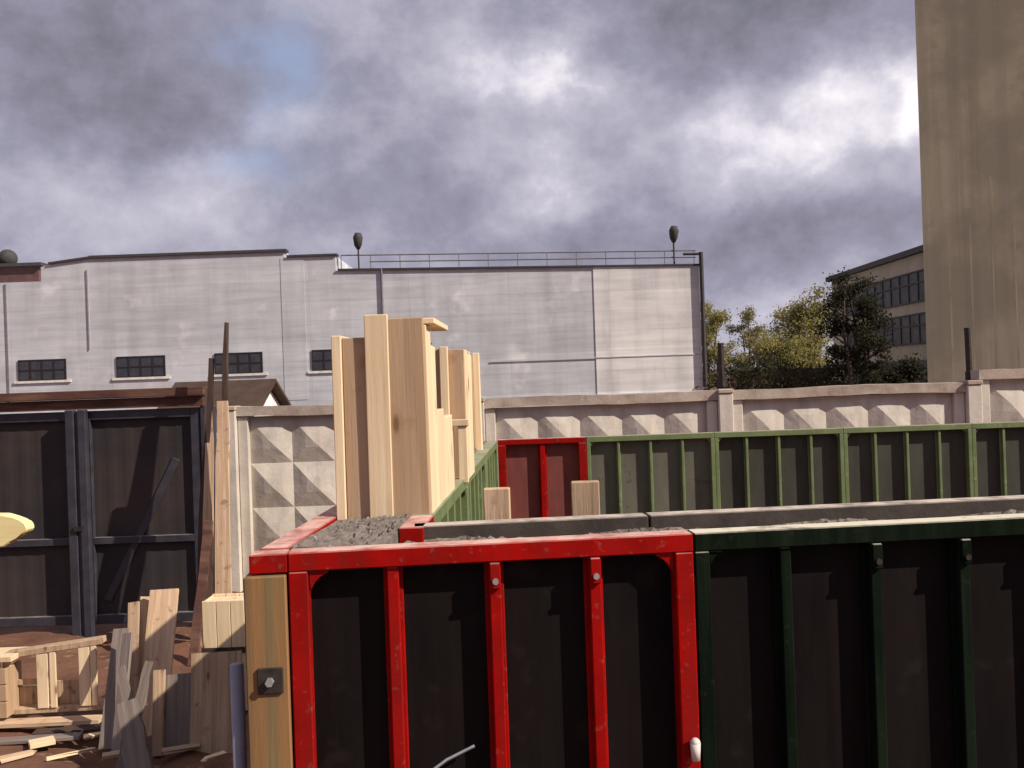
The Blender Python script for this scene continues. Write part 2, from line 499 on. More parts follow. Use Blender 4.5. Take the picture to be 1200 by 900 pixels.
# two timber blocks standing behind the near inner panels
for px0, px1, pyt, d, lab in ((566, 597, 573, 3.86, 'short upright timber behind the near wall, in front of the far red corner panel'),
                              (669, 702, 565, 3.98, 'short upright timber behind the near wall, in front of the far pale green panel')):
    a = at(px0, pyt, d); b = at(px1, pyt, d)
    t = thing('timber_stud', lab, 'timber', (a.x, d, 0), R(-3), 'upright timbers behind the near wall')
    w = b.x - a.x
    bm = bmesh.new(); box(bm, 0, w, 0, .05, -.05, a.z); build('stud', bm, M_woodo, t, .004)

# ------------------------------------------------------------------ timber boxes standing in the left wall
def board(parent, m, x0, x1, y0, y1, z0, z1, name='board'):
    w, d = x1 - x0, y1 - y0
    bm = bmesh.new(); box(bm, -w / 2, w / 2, -d / 2, d / 2, 0, z1 - z0)
    return build(name, bm, m, parent, .003, loc=((x0 + x1) / 2, (y0 + y1) / 2, z0), rot=(R(rng.uniform(-.25, .25)), R(rng.uniform(-.3, .3)), 0))
ZB = FT - .02
t = thing('timber_box', 'tall pine board box standing in the left wall, nearest and widest of the three', 'timber box', Lw(0, .86), PSI, 'timber boxes in the left wall')
board(t, M_woodl, .092, .130, .0, .60, ZB, 3.215, 'side_board')
board(t, M_wood, .133, .262, .012, .045, ZB, 3.205)
board(t, M_woodl, .225, .318, -.006, .0105, ZB, 3.292, 'stud')
board(t, M_wood, .264, .462, .004, .040, ZB, 3.275)
board(t, M_woodl, .431, .470, .0425, .19, ZB, 3.248, 'side_board')
board(t, M_woodl, .431, .468, .195, .33, ZB, 3.17, 'side_board')
board(t, M_woodl, .431, .468, .335, .58, ZB, 2.90, 'side_board')
board(t, M_woodl, .434, .470, .585, .98, ZB, 2.86, 'side_board')
bm = bmesh.new(); box(bm, .425, .500, .043, .60, 3.251, 3.275); build('cleat', bm, M_woodl, t, .003)
board(t, M_wood, .133, .428, .56, .595, ZB, 3.20, 'back_board')
t = thing('timber_box', 'pine board box in the left wall with a short horizontal cleat, second of three', 'timber box', Lw(0, 2.35), PSI, 'timber boxes in the left wall')
board(t, M_woodl, .092, .130, .0, .55, ZB, 3.18, 'side_board')
board(t, M_wood, .133, .245, .012, .045, ZB, 3.19)
board(t, M_wood, .247, .366, .012, .045, ZB, 3.205)
board(t, M_woodl, .362, .406, -.03, .010, ZB, 3.215, 'stud')
board(t, M_wood, .369, .492, .014, .048, ZB, 3.20)
board(t, M_woodl, .455, .490, .051, .28, ZB, 3.20, 'side_board')
board(t, M_woodl, .455, .490, .30, .55, ZB, 3.18, 'side_board')
bm = bmesh.new(); box(bm, .385, .515, -.085, -.034, 2.785, 2.82); build('cleat', bm, M_woodl, t, .003)
board(t, M_woodl, .392, .428, -.074, -.034, ZB, 2.783, 'stud')
board(t, M_woodl, .452, .502, -.074, -.034, ZB, 2.783, 'stud')
t = thing('timber_box', 'farthest pine board box in the left wall, two pale studs at its right', 'timber box', Lw(0, 4.6), PSI, 'timber boxes in the left wall')
board(t, M_woodl, .092, .130, .0, .55, ZB, 3.22, 'side_board')
board(t, M_wood, .133, .308, .012, .045, ZB, 3.24)
board(t, M_woodl, .306, .358, -.045, .010, ZB, 3.26, 'stud')
board(t, M_wood, .320, .356, .05, .45, ZB, 3.22, 'side_board')
board(t, M_woodl, .376, .424, .02, .12, ZB, 3.25, 'stud')

# ------------------------------------------------------------------ gate
GD = 13.0
def gx(px, py=560): return at(px, py, GD).x
def gate_leaf(label, x0, x1, stripe):
    t = thing('gate_leaf', label, 'gate', (x0, GD, 0), 0, 'leaves of the dark gate')
    w = x1 - x0
    z1 = 2.84; zb = .06
    bm = bmesh.new()
    box(bm, 0, .12, 0, .08, zb, z1); box(bm, w - .12, w, 0, .08, zb, z1)
    box(bm, .12, w - .12, 0, .08, z1 - .12, z1); box(bm, .12, w - .12, 0, .08, zb, zb + .12)
    build('frame', bm, M_gatef, t, .006)
    # profiled sheet
    bm = bmesh.new()
    n = int((w - .2) / .22)
    prev = None
    for i in range(n * 4 + 1):
        xx = .10 + (w - .2) * i / (n * 4)
        yy = .066 if (i % 4) in (0, 1) else .070
        a = bm.verts.new((xx, yy, zb + .1)); b = bm.verts.new((xx, yy, z1 - .1))
        if prev: bm.faces.new((prev[0], a, b, prev[1]))
        prev = (a, b)
    build('sheet', bm, M_gate, t)
    pbox('crossbar', t, M_gatef, .121, w - .121, -.004, .06, 1.10, 1.19, .005)
    if stripe:
        bm = bmesh.new()  # dark diagonal stripe laid over the sheet
        pa = at(205, 538, GD); pb = at(124, 705, GD)
        d = Vector((pa.x - pb.x, 0, pa.z - pb.z)); L_ = d.length
        Mx = Matrix.Translation((pb.x - x0, .06, pb.z)) @ Matrix.Rotation(math.atan2(d.x, d.z), 4, 'Y')
        box(bm, -.05, .05, -.012, .006, 0, L_, Mx)
        build('stripe', bm, M_gatef, t, .004)
    return t
GM = (gx(92) + gx(98)) / 2
gate_leaf('dark sheet metal gate leaf cut by the left picture edge', gx(0) - 1.2, GM - .02, False)
gate_leaf('dark sheet metal gate leaf with a diagonal brace, beside the rough poles', GM + .02, gx(236), True)
t = thing('gate_post', 'dark steel gate post where the two gate leaves meet', 'gate post', (GM, GD - .13, 0))
bm = bmesh.new(); box(bm, -.13, -.02, 0, .10, -.1, 2.86); box(bm, .03, .13, 0, .10, -.1, 2.86); box(bm, -.019, .029, .03, .08, -.1, 2.85)
build('tube', bm, M_gatef, t, .006)
bm = bmesh.new(); box(bm, -.05, .06, -.03, -.002, 1.30, 1.36)
build('latch', bm, M_steel, t)
t = thing('gate_lintel', 'rusty brown beam lying along the top of the dark gate', 'beam', (gx(0) - 1.2, GD - .05, 2.862))
wl = gx(243) - (gx(0) - 1.2)
pbox('beam', t, M_lintel, 0, wl, -.02, .22, 0, .13, .006)
bm = bmesh.new(); box(bm, -.05, wl + .03, -.09, .30, .132, .245)
build('canopy', bm, M_lintel, t, .01)
t = thing('gate_post', 'dark steel gate post at the right end of the gate behind the rough poles', 'gate post', (gx(243), GD, 0))
pbox('tube', t, M_gatef, -.06, .10, -.02, .14, -.1, 2.858, .006)

# ------------------------------------------------------------------ concrete fence
FND = 15.5
posts = [at(848, 480, FND).x + k * 3.82 for k in (-2, -1, 0, 1, 2)]
def fence_panel(label, x0, x1, dz=0.0, y=FND):
    t = thing('concrete_fence', label, 'fence', (x0, y, 0), 0, 'concrete fence panels')
    w = x1 - x0
    H = 2.79 + dz
    zt = H - .15; zb = .30
    bm = bmesh.new()
    box(bm, 0, .16, -.10, .12, -.1, zt + .0); box(bm, w - .16, w, -.10, .12, -.1, zt); box(bm, .16, w - .16, -.10, .12, -.1, zb)
    build('frame', bm, M_fence, t, .012)
    bm = bmesh.new(); box(bm, -.02, w + .02, -.145, .14, zt + .002, H)
    # slightly wavy weathered coping
    bmesh.ops.subdivide_edges(bm, edges=[e for e in bm.edges if abs(e.verts[0].co.x - e.verts[1].co.x) > .5], cuts=14)
    for v in bm.verts:
        v.co.z += .010 * math.sin(v.co.x * 2.1 + x0) + rng.uniform(-.006, .006); v.co.y += rng.uniform(-.006, .006)
    build('coping', bm, M_fcap, t)
    # field of raised pillows
    nc = max(1, round((w - .32) / .69)); cw = (w - .32) / nc
    nr = 4; ch = .69
    sub = 14
    sub = 6
    z_first = zt - .045
    xs_ = [.16 + cw * (i / sub) for i in range(nc * sub + 1)]
    zs_ = [zt - .002] + [z_first - ch * (k / sub) for k in range(nr * sub + 1) if z_first - ch * (k / sub) > zb - .05]
    def relief(xx, z):
        if z > z_first - 1e-6: return 0
        u = ((xx - .16) / cw) % 1.0; v = ((z_first - z) / ch) % 1.0
        a = abs(u - .5); b = abs(v - .5)
        return max(0, min(.92, (1 - 2 * max(a, b)) * 1.02 - .0))
    bm = bmesh.new()
    gv = [[bm.verts.new((xx, .0 - .105 * relief(xx, z) + rng.uniform(-.003, .003), z)) for xx in xs_] for z in zs_]
    for r0, r1 in zip(gv, gv[1:]):
        j = gv.index(r0)
        for i in range(len(xs_) - 1):
            # split every quad along the ridge of its pyramid
            u = (i % sub + .5) / sub - .5; v = ((j - 1) % sub + .5) / sub - .5
            q = (r0[i], r1[i], r1[i + 1], r0[i + 1])
            if u * v > 0: bm.faces.new((q[0], q[1], q[2])); bm.faces.new((q[0], q[2], q[3]))
            else: bm.faces.new((q[0], q[1], q[3])); bm.faces.new((q[1], q[2], q[3]))
    build('pillow_field', bm, M_fence, t)
    return t
fl = ['concrete fence panel with pillow relief between the rough poles and the timber boxes', 'concrete fence panel with pillow relief right of the timber boxes, above the far red formwork',
      'concrete fence panel with pillow relief between the pale post and the dark rod', 'taller concrete fence panel with pillow relief at the right picture edge']
for k in range(4):
    fence_panel(fl[k], posts[k] + .115, posts[k + 1] - .115, .17 if k == 3 else 0)
pl_ = ['concrete fence post behind the rough poles beside the gate', 'concrete fence post hidden behind the timber boxes', 'pale concrete fence post standing below the dark stub, right of the white hall', 'concrete fence post carrying the tall dark rod']
for k in range(4):
    t = thing('fence_post', pl_[k], 'fence post', (posts[k], FND, 0), 0, 'concrete fence posts')
    H = 2.80
    wv = .11
    pbox('shaft', t, M_fence, -wv, wv, -.20, .12, -.1, H - .06, .012)
    bm = bmesh.new(); box(bm, -wv - .01, wv + .01, -.22, .13, H - .058, H + .01); build('cap', bm, M_fcap, t, .012)
def rod(label, px, py0, py1, d, r, lean=0):
    a = at(px, py1, d); b = at(px, py0, d)
    t = thing('fence_rod', label, 'steel rod', (a.x, d, a.z), 0, 'steel rods on the fence')
    bm = bmesh.new(); tube(bm, [(0, 0, -.4), (lean, 0, b.z - a.z)], r, 8); build('shaft', bm, M_steel, t)
    bm = bmesh.new(); tube(bm, [(0, 0, -.02), (0, 0, .16)], r * 1.5, 8); build('sleeve', bm, M_steel, t)
rod('short dark stub of steel above the pale concrete fence post', 846, 402, 452, FND + .25, .05)
rod('tall dark steel rod standing on the fence in front of the tower', 1137, 384, 447, FND + .25, .05, -.02)

# ------------------------------------------------------------------ white hall
HD = 60.0
def hp(px, py): return at(px, py, HD)
def hall_wall_mat(name, c1, c2, sx, sz):
    m = mat(name, c1, c2, .35, rough=.85, bump=.05, bscale=3, streak=((.36, .355, .375), (.8, .8, .10), .6), speck=((.86, .83, .82), .55, .5))
    nt = m.node_tree; N = nt.nodes; L = nt.links
    b = N['Principled BSDF']
    src = b.inputs['Base Color'].links[0].from_socket
    t = N.new('ShaderNodeTexCoord'); s = N.new('ShaderNodeSeparateXYZ'); c = N.new('ShaderNodeCombineXYZ')
    L.new(t.outputs['Object'], s.inputs[0]); L.new(s.outputs[0], c.inputs[0]); L.new(s.outputs[2], c.inputs[1])
    br = N.new('ShaderNodeTexBrick')
    br.inputs['Scale'].default_value = 1.0
    br.inputs['Brick Width'].default_value = sx; br.inputs['Row Height'].default_value = sz
    br.inputs['Mortar Size'].default_value = .045; br.inputs['Mortar Smooth'].default_value = .8; br.inputs['Bias'].default_value = 0
    br.offset = 0.0
    br.inputs['Color1'].default_value = (1, 1, 1, 1); br.inputs['Color2'].default_value = (.88, .88, .89, 1); br.inputs['Mortar'].default_value = (.86, .85, .86, 1)
    L.new(c.outputs[0], br.inputs['Vector'])
    mp = N.new('ShaderNodeMapping'); mp.inputs['Scale'].default_value = (.22, .22, 2.6); L.new(t.outputs['Object'], mp.inputs[0])
    nz = N.new('ShaderNodeTexNoise'); nz.inputs['Scale'].default_value = 1.0; nz.inputs['Detail'].default_value = 7; nz.inputs['Roughness'].default_value = .65
    L.new(mp.outputs[0], nz.inputs['Vector'])
    mr = N.new('ShaderNodeMapRange'); mr.inputs[1].default_value = .3; mr.inputs[2].default_value = .7; mr.inputs[3].default_value = .80; mr.inputs[4].default_value = 1.08
    L.new(nz.outputs[0], mr.inputs[0])
    v = N.new('ShaderNodeVectorMath'); v.operation = 'SCALE'; L.new(br.outputs[0], v.inputs[0]); L.new(mr.outputs[0], v.inputs['Scale'])
    x = N.new('ShaderNodeMix'); x.data_type = 'RGBA'; x.blend_type = 'MULTIPLY'; x.inputs['Factor'].default_value = 1
    L.new(src, x.inputs['A']); L.new(v.outputs[0], x.inputs['B']); L.new(x.outputs['Result'], b.inputs['Base Color'])
    return m
M_hall = hall_wall_mat('whitewashed_wall', (.60, .60, .635), (.51, .51, .545), 6.0, 1.2)
M_hall2 = hall_wall_mat('pale_whitewash', (.78, .745, .74), (.71, .675, .67), 6.0, 1.2)  # paler tone for the end bay of the wall
M_roofdark = mat('dark_roof_edge', (.06, .055, .055), rough=.8)
M_trim = mat('white_trim', (.74, .70, .66), rough=.7)
M_glass = mat('dark_window_glass', (.05, .05, .065), (.03, .03, .04), 2, rough=.2, spec=.5)
M_frame = mat('grey_window_frame', (.20, .19, .20), rough=.7)

hall = thing('hall', 'long whitewashed industrial hall with small barred windows and a flat railed roof', 'industrial hall', (0, HD, 0))
xL = hp(-160, 400).x; xA = hp(48, 320).x; xB = hp(105, 305).x; xC = hp(333, 300).x; xD = hp(393, 305).x; xE = hp(695, 320).x; xF = hp(819, 320).x
zl, z0, z1, z2, z3, z4 = 10.15, 11.15, 11.42, 11.08, 10.18, 9.72
# outline of the front, extruded backwards
def prism(bm, prof, y0, y1):
    f = [bm.verts.new((p[0], y0, p[1])) for p in prof]; b = [bm.verts.new((p[0], y1, p[1])) for p in prof]
    bm.faces.new(f); bm.faces.new(b[::-1])
    for i in range(len(f)):
        j = (i + 1) % len(f); bm.faces.new((f[i], b[i], b[j], f[j]))
def ztop(x): return z3 + (z4 - z3) * (x - xD) / (xF - xD)
bm = bmesh.new()
prism(bm, [(xL, -.1), (xE - .005, -.1), (xE - .005, ztop(xE)), (xD, z3), (xD, z2), (xC, z2), (xC, z1), (xB, z1), (xA + .5, z0), (xA, z0 - .15), (xA, zl), (xL, zl)], 0, 24)
build('wall', bm, M_hall, hall)
bm = bmesh.new()
prism(bm, [(xE, -.1), (xF, -.1), (xF, z4), (xE, ztop(xE) - .001)], -.05, 24)
tag(build('wall', bm, M_hall2, hall), 'paler whitewashed end bay of the wall')
# roof edge
bm = bmesh.new()
def edge(xa, za, xb, zb, h=.10):
    p = [(xa, za + .004), (xb, zb + .004), (xb, zb + h), (xa, za + h)]
    prism(bm, p, -.14, .6)
edge(xA + .5, z0, xB - .01, z1, .12); edge(xB, z1, xC + .15, z1, .16); edge(xC + .16, z2, xD + .12, z2, .12)
edge(xD + .13, z3, xF + .1, z4 , .10)
build('roof_edge', bm, M_roofdark, hall)
# vertical strips on the wall
for px, wv, mm, zt_, pr_ in ((8, .10, M_frame, zl - .1, .05), (345, 1.4, M_hall, z2 - .05, .025)):
    xx = hp(px, 390).x
    pbox('pilaster', hall, mm, xx - wv / 2, xx + wv / 2, -pr_, -.001, 2.5, zt_)
bm = bmesh.new()
xx = hp(448, 340).x; tube(bm, [(xx, -.10, z3 + .02), (xx, -.10, 6.2)], .065, 8)
build('downpipe', bm, M_frame, hall)
xx = hp(104, 340).x
bm = bmesh.new(); tube(bm, [(xx, -.08, z1 - .6), (xx, -.08, 6.0)], .035, 6); build('conduit', bm, mat('light_grey_conduit', (.42, .40, .40)), hall)
# ledge along the lower wall of the right half
xx = hp(575, 420).x
pbox('ledge', hall, M_hall, xx, xF - .02, -.09, -.052, hp(700, 419).z - .03, hp(700, 419).z + .03)
xx2 = hp(-120, 450).x
pbox('plinth', hall, M_hall, xx2, xF - .02, -.16, -.053, 1.2, 2.2)
# windows
for (pa, pb, pt, pbm) in ((-92, -36, 425, 448), (22, 78, 421, 445), (137, 194, 418, 441), (252, 308, 415, 438), (366, 422, 411, 435)):
    a = hp(pa, pt); b = hp(pb, pbm)
    w = b.x - a.x; za = (a.z + b.z) / 2 + .62; zb = za - 1.22
    zc = 4.83
    za, zb = zc + .6, zc - .6
    wbm = bmesh.new(); box(wbm, a.x, b.x, -.03, -.002, zb, za)
    win = build('window', wbm, M_glass, hall)
    fb = bmesh.new()
    for q in range(5):
        xx = a.x + w * q / 4; box(fb, xx - .028, xx + .028, -.075, -.031, zb, za)
    for zz in (zb, (za + zb) / 2, za): box(fb, a.x - .03, b.x + .03, -.068, -.0315, zz - .03, zz + .03)
    build('bars', fb, M_steel, win)
    sb = bmesh.new(); box(sb, a.x - .3, b.x + .3, -.10, -.003, zb - .18, zb - .04)
    build('sill', sb, M_trim, win)
# railing of the flat roof
bm = bmesh.new()
xa = xD + .3
for (zz, x0_, x1_) in ((.95, xa, xF - .1), (.55, xD + 2, xF - .1)):
    tube(bm, [(x0_, .3, ztop(x0_) + zz), (x1_, .3, ztop(x1_) + zz)], .045, 6)
build('handrail', bm, M_frame, hall)
n = 12
for k in range(n + 1):
    xx = xa + (xF - .2 - xa) * k / n
    bm = bmesh.new(); tube(bm, [(xx, .3, ztop(xx) + .02), (xx, .3, ztop(xx) + .95)], .03, 5)
    build('railing_post', bm, M_frame, hall)
xx = hp(820, 350).x
bm = bmesh.new(); tube(bm, [(xx + .12, -.22, 2.4), (xx + .12, -.22, hp(820, 296).z)], .13, 8)
tube(bm, [(xx + .12, -.22, hp(820, 298).z), (hp(800, 297).x, -.1, hp(800, 298).z)], .08, 8)
build('corner_pipe', bm, M_roofdark, hall)
for px, pyt, pyb, lab in ((420, 272, 317, 'dark floodlight on a thin pole on the hall roof above the timber boxes'), (791, 264, 308, 'dark floodlight on a thin pole near the right end of the hall roof')):
    a = hp(px, pyb); b = hp(px, pyt)
    zr = ztop(a.x) + .1
    t = thing('floodlight', lab, 'floodlight', (a.x, HD + .25, zr), 0, 'floodlights on the hall roof')
    hh = b.z - zr
    bm = bmesh.new(); tube(bm, [(0, 0, 0), (0, 0, hh - .5)], .055, 6); build('pole', bm, M_roofdark, t)
    bm = bmesh.new(); tube(bm, [(0, 0, hh - 1.0), (0, -.05, hh - .75), (.02, -.12, hh - .3), (.04, -.15, hh - .02)], [.10, .24, .30, .18], 10)
    build('lamp_head', bm, M_roofdark, t, smooth=True)
# brown brick superstructure behind the low left end
M_brickbr = mat('brown_brick', (.13, .065, .06), (.08, .045, .045), 2, rough=.9)
HB = 66.0
a = at(-70, 300, HB); b = at(45, 309, HB)
t = thing('roof_hut', 'red brown brick roof hut with a dark vent dome at the left picture edge', 'roof hut', (0, HB, 0))
pbox('wall', t, M_brickbr, a.x, b.x, 0, 5, 9.5, b.z - .15)
pbox('roof', t, M_roofdark, a.x - .2, b.x + .3, -.3, 5.3, b.z - .148, b.z + .06)
bm = bmesh.new()
c = at(0, 300, HB)
bmesh.ops.create_uvsphere(bm, u_segments=16, v_segments=10, radius=.62, matrix=Matrix.Translation((c.x, 1.0, b.z + .55)))
tube(bm, [(c.x, 1, b.z + .06), (c.x, 1, b.z + .5)], .45, 12)
build('vent_dome', bm, M_roofdark, t, smooth=True)

# small shed behind the fence
SD = 25.0
a = at(209, 448, SD); e = at(345, 470, SD)
t = thing('shed', 'small shed with a dark brown roof and a white gable behind the fence', 'shed', (a.x - .35, SD, 0), R(-6))
ln = 2.3; dp = 1.9; zr = 3.26; ze = 2.66
bm = bmesh.new()
prof = [(0, -.1), (dp, -.1), (dp, ze), (dp / 2, zr - .06), (0, ze)]
f = [bm.verts.new((ln, p[0], p[1])) for p in prof]; g = [bm.verts.new((.1, p[0], p[1])) for p in prof]
bm.faces.new(f); bm.faces.new(g[::-1])
for i in range(5): bm.faces.new((f[i], g[i], g[(i + 1) % 5], f[(i + 1) % 5]))
build('wall', bm, mat('white_plaster', (.80, .77, .76), rough=.8), t)
bm = bmesh.new()
for sgn in (0, 1):
    y0, y1 = (-.22, dp / 2) if sgn == 0 else (dp + .22, dp / 2)
    z0_ = ze - .10
    q = [(-.15, y0, z0_), (ln + .25, y0, z0_), (ln + .25, y1, zr), (-.15, y1, zr)]
    lo_ = [bm.verts.new(p) for p in q]; hi_ = [bm.verts.new((p[0], p[1], p[2] + .09)) for p in q]
    bm.faces.new(lo_); bm.faces.new(hi_)
    for i in range(4): bm.faces.new((lo_[i], lo_[(i + 1) % 4], hi_[(i + 1) % 4], hi_[i]))
build('roof', bm, mat('brown_roofing', (.075, .045, .032), (.05, .03, .022), 3, rough=.85, bump=.2), t)

# ------------------------------------------------------------------ factory with ribbon windows and concrete tower
M_fac = mat('ochre_grey_render', (.34, .30, .235), (.28, .245, .19), .5, rough=.9, bump=.05, bscale=4, streak=((.17, .145, .11), (.5, .5, .1), .5))
M_fglass = mat('factory_glass', (.035, .034, .038), (.02, .02, .025), .8, rough=.4, spec=.2)
fa = at(1083, 290, 60.0); fz = fa.z
fxx = 24.9
fac = thing('factory_building', 'grey ochre factory building with two rows of ribbon windows beside the tower', 'factory', (fxx, 54.0, 0))
LN = 77.0 - 54.0
pbox('wall', fac, M_fac, 0, 18, 0, LN, -.1, fz - .30)
bm = bmesh.new(); box(bm, -.35, 18.3, -.3, LN + .35, fz - .298, fz + .05); build('roof', bm, M_roofdark, fac)
for (za, zb) in ((7.15, 8.98), (4.62, 6.40)):
    wbm = bmesh.new(); box(wbm, -.05, -.003, .8, LN - 3.2, za, zb)
    win = build('window', wbm, M_fglass, fac)
    M_mull = M_roofdark
    fb = bmesh.new()
    y = .8
    while y < LN - 3.1:
        box(fb, -.10, -.051, y - .05, y + .05, za, zb); y += 1.45
    for zz in (za, za + .62 * (zb - za), zb): box(fb, -.11, -.0515, .75, LN - 3.1, zz - .05, zz + .05)
    build('mullions', fb, M_mull, win)
bm = bmesh.new(); box(bm, -.05, -.003, .8, LN - 3.2, 1.2, 3.6); build('window', bm, M_fglass, fac)

M_tower = mat('tower_concrete', (.60, .55, .365), (.44, .405, .27), .35, rough=.92, bump=.25, bscale=6,
              lo=.42, hi=.58, streak=((.34, .31, .215), (3.0, 3.0, .06), .7), speck=((.40, .345, .25), 1.1, .6))
tb = at(1087, 440, 35.0)
tow = thing('concrete_tower', 'tall bare concrete tower block rising out of the right picture edge', 'tower', (tb.x, 35.0, 0), R(-25.0))
pbox('shaft', tow, M_tower, 0, 11, 0, 10, -.1, 26, .06)
for k in range(15):
    pbox('rib', tow, M_tower, .8 + k * .68, .86 + k * .68, -.012, -.001, -.1, 7.5 + (k * 37 % 11) * .25)
bm = bmesh.new(); box(bm, -.2, 11.2, -.2, 10.2, 26.002, 26.5); build('cap', bm, M_tower, tow)

# ------------------------------------------------------------------ trees
def leaf_mat(name, c1, c2):
    m = mat(name, c1, c2, .8, rough=.7)
    b = m.node_tree.nodes['Principled BSDF']
    b.inputs['Specular IOR Level'].default_value = .1
    nt = m.node_tree
    tr = nt.nodes.new('ShaderNodeBsdfTranslucent'); mx = nt.nodes.new('ShaderNodeMixShader'); mx.inputs[0].default_value = .42
    nt.links.new(b.inputs['Base Color'].links[0].from_socket, tr.inputs[0])
    nt.links.new(b.outputs[0], mx.inputs[1]); nt.links.new(tr.outputs[0], mx.inputs[2])
    nt.links.new(mx.outputs[0], nt.nodes['Material Output'].inputs[0])
    return m
M_leafy = leaf_mat('spring_leaves', (.34, .30, .11), (.24, .215, .085))
M_leafp = leaf_mat('pale_spring_leaves', (.29, .255, .13), (.20, .18, .09))
M_leafd = leaf_mat('dark_leaves', (.050, .050, .026), (.030, .028, .020))
M_trunk = mat('tree_bark', (.09, .065, .05), (.05, .038, .03), 3, rough=.95, bump=.3)

def tree(name, label, base, h, rad, mleaf, nleaf, leaf, seed, z_lo=.25, stems=1, group=None, limbs=12, flat=1.0):
    r = random.Random(seed)
    t = thing(name, label, 'tree' if name != 'shrub' else 'shrub', base, 0, group)
    bm = bmesh.new(); tips = []
    for s in range(stems):
        ox = r.uniform(-.3, .3) * rad if stems > 1 else 0
        oy = r.uniform(-.3, .3) * rad if stems > 1 else 0
        pts = [(ox, oy, -.15)]
        x, y = ox, oy
        nseg = 6
        hs = h * (r.uniform(.75, 1.0) if stems > 1 else .92)
        for k in range(1, nseg + 1):
            x += r.uniform(-.05, .05) * h * .5; y += r.uniform(-.05, .05) * h * .5
            pts.append((x, y, hs * k / nseg))
        rb = h * .018
        tube(bm, pts, [rb * (1 - .85 * k / nseg) + .01 for k in range(nseg + 1)], 7)
        tips.append(pts[-1])
        for k in range(limbs):
            f = z_lo + (1 - z_lo) * (k + r.random()) / limbs
            f = min(f, .97)
            i = min(int(f * nseg), nseg - 1); u = f * nseg - i
            p = Vector(pts[i]).lerp(Vector(pts[i + 1]), u)
            a = r.uniform(0, 2 * math.pi)
            ll = rad * r.uniform(.55, 1.1) * math.sqrt(max(.1, 1 - abs(2 * (f - z_lo) / (1 - z_lo) - .8) ** 2 * .45))
            q = p + Vector((math.cos(a) * ll, math.sin(a) * ll * flat, ll * r.uniform(.25, .7)))
            m_ = p.lerp(q, .5) + Vector((0, 0, ll * .06))
            tube(bm, [p, m_, q], [rb * .4 * (1 - .6 * f) + .008, rb * .22 + .006, .006], 5)
            tips += [tuple(q), tuple(m_), tuple(p.lerp(q, .78))]
    build('trunk', bm, M_trunk, t, smooth=True)
    bm = bmesh.new()
    cl = [(Vector(p) + Vector((r.gauss(0, .1), r.gauss(0, .1), r.gauss(0, .1))) * rad, rad * r.uniform(.18, .36)) for p in tips]
    for k in range(nleaf):
        c, cr_ = r.choice(cl)
        d = Vector((r.gauss(0, 1), r.gauss(0, 1) * flat, r.gauss(0, .8)))
        p = c + d * cr_ * .6
        if p.z < .1: continue
        s = leaf * r.uniform(.5, 1.3)
        n = Vector((r.gauss(0, 1), r.gauss(0, 1), r.gauss(.3, 1))).normalized()
        x = n.orthogonal().normalized(); y = n.cross(x)
        a = r.uniform(0, 6.28); x, y = x * math.cos(a) + y * math.sin(a), y * math.cos(a) - x * math.sin(a)
        vv = [bm.verts.new(p + x * s * .5), bm.verts.new(p + y * s * .28), bm.verts.new(p - x * s * .5), bm.verts.new(p - y * s * .28)]
        bm.faces.new(vv)
    me = bpy.data.meshes.new('crown'); bm.to_mesh(me); bm.free(); me.materials.append(mleaf)
    lnk(bpy.data.objects.new('crown', me), t)
    return t
def tbase(px, d): 
    p = at(px, 440, d); return (p.x, d, 0)
tree('tree', 'pale yellow green spring tree at the corner of the white hall', tbase(838, 95), 9.9, 2.0, M_leafy, 10000, .24, 1, .12, 2, 'spring trees behind the fence')
tree('tree', 'thin pale spring tree between the corner tree and the bushy one', tbase(872, 100), 9.8, 2.0, M_leafp, 8000, .22, 2, .15, 2, 'spring trees behind the fence', 9)
tree('tree', 'bushy yellow green spring tree left of the factory', tbase(945, 88), 9.7, 2.9, M_leafy, 18000, .24, 3, .15, 3, 'spring trees behind the fence')
tree('tree', 'low bright yellow green bushy tree in front of the bushy spring tree', tbase(917, 84), 6.6, 2.2, M_leafy, 11000, .24, 4, .15, 3, 'spring trees behind the fence')
tree('tree', 'dark dense tree in front of the factory windows', tbase(1008, 50), 7.9, 1.25, M_leafd, 16000, .15, 5, .12, 4, None, 14)
for k, (px, d, h, rad, lab) in enumerate(((870, 60, 3.7, 2.2, 'dark low shrub at the foot of the pale spring trees'), (925, 62, 3.55, 2.6, 'dark low shrub below the bushy spring tree'),
                                           (985, 58, 3.6, 2.0, 'dark low shrub beside the dark tree'), (1066, 52, 3.6, 1.2, 'dark shrub at the foot of the factory beside the tower'))):
    tree('shrub', lab, tbase(px, d), h, rad, M_leafd if k != 1 else leaf_mat('olive_leaves', (.07, .065, .03), (.04, .038, .02)), 2600, .24, 20 + k, .1, 4, 'low shrubs behind the fence', 6)
pw = at(895, 431, 78); pw2 = at(972, 431, 78)
t = thing('brick_shed', 'low red brown brick shed between the spring trees and the shrubs', 'shed', (pw.x - 2, 78, 0))
pbox('wall', t, mat('red_brown_brick', (.17, .075, .06), (.11, .05, .04), 3, rough=.9), 0, pw2.x - pw.x + 2, 0, 3, -.1, 3.25)
pbox('roof', t, M_roofdark, -.15, pw2.x - pw.x + 2.15, -.2, 3.2, 3.253, 3.42)

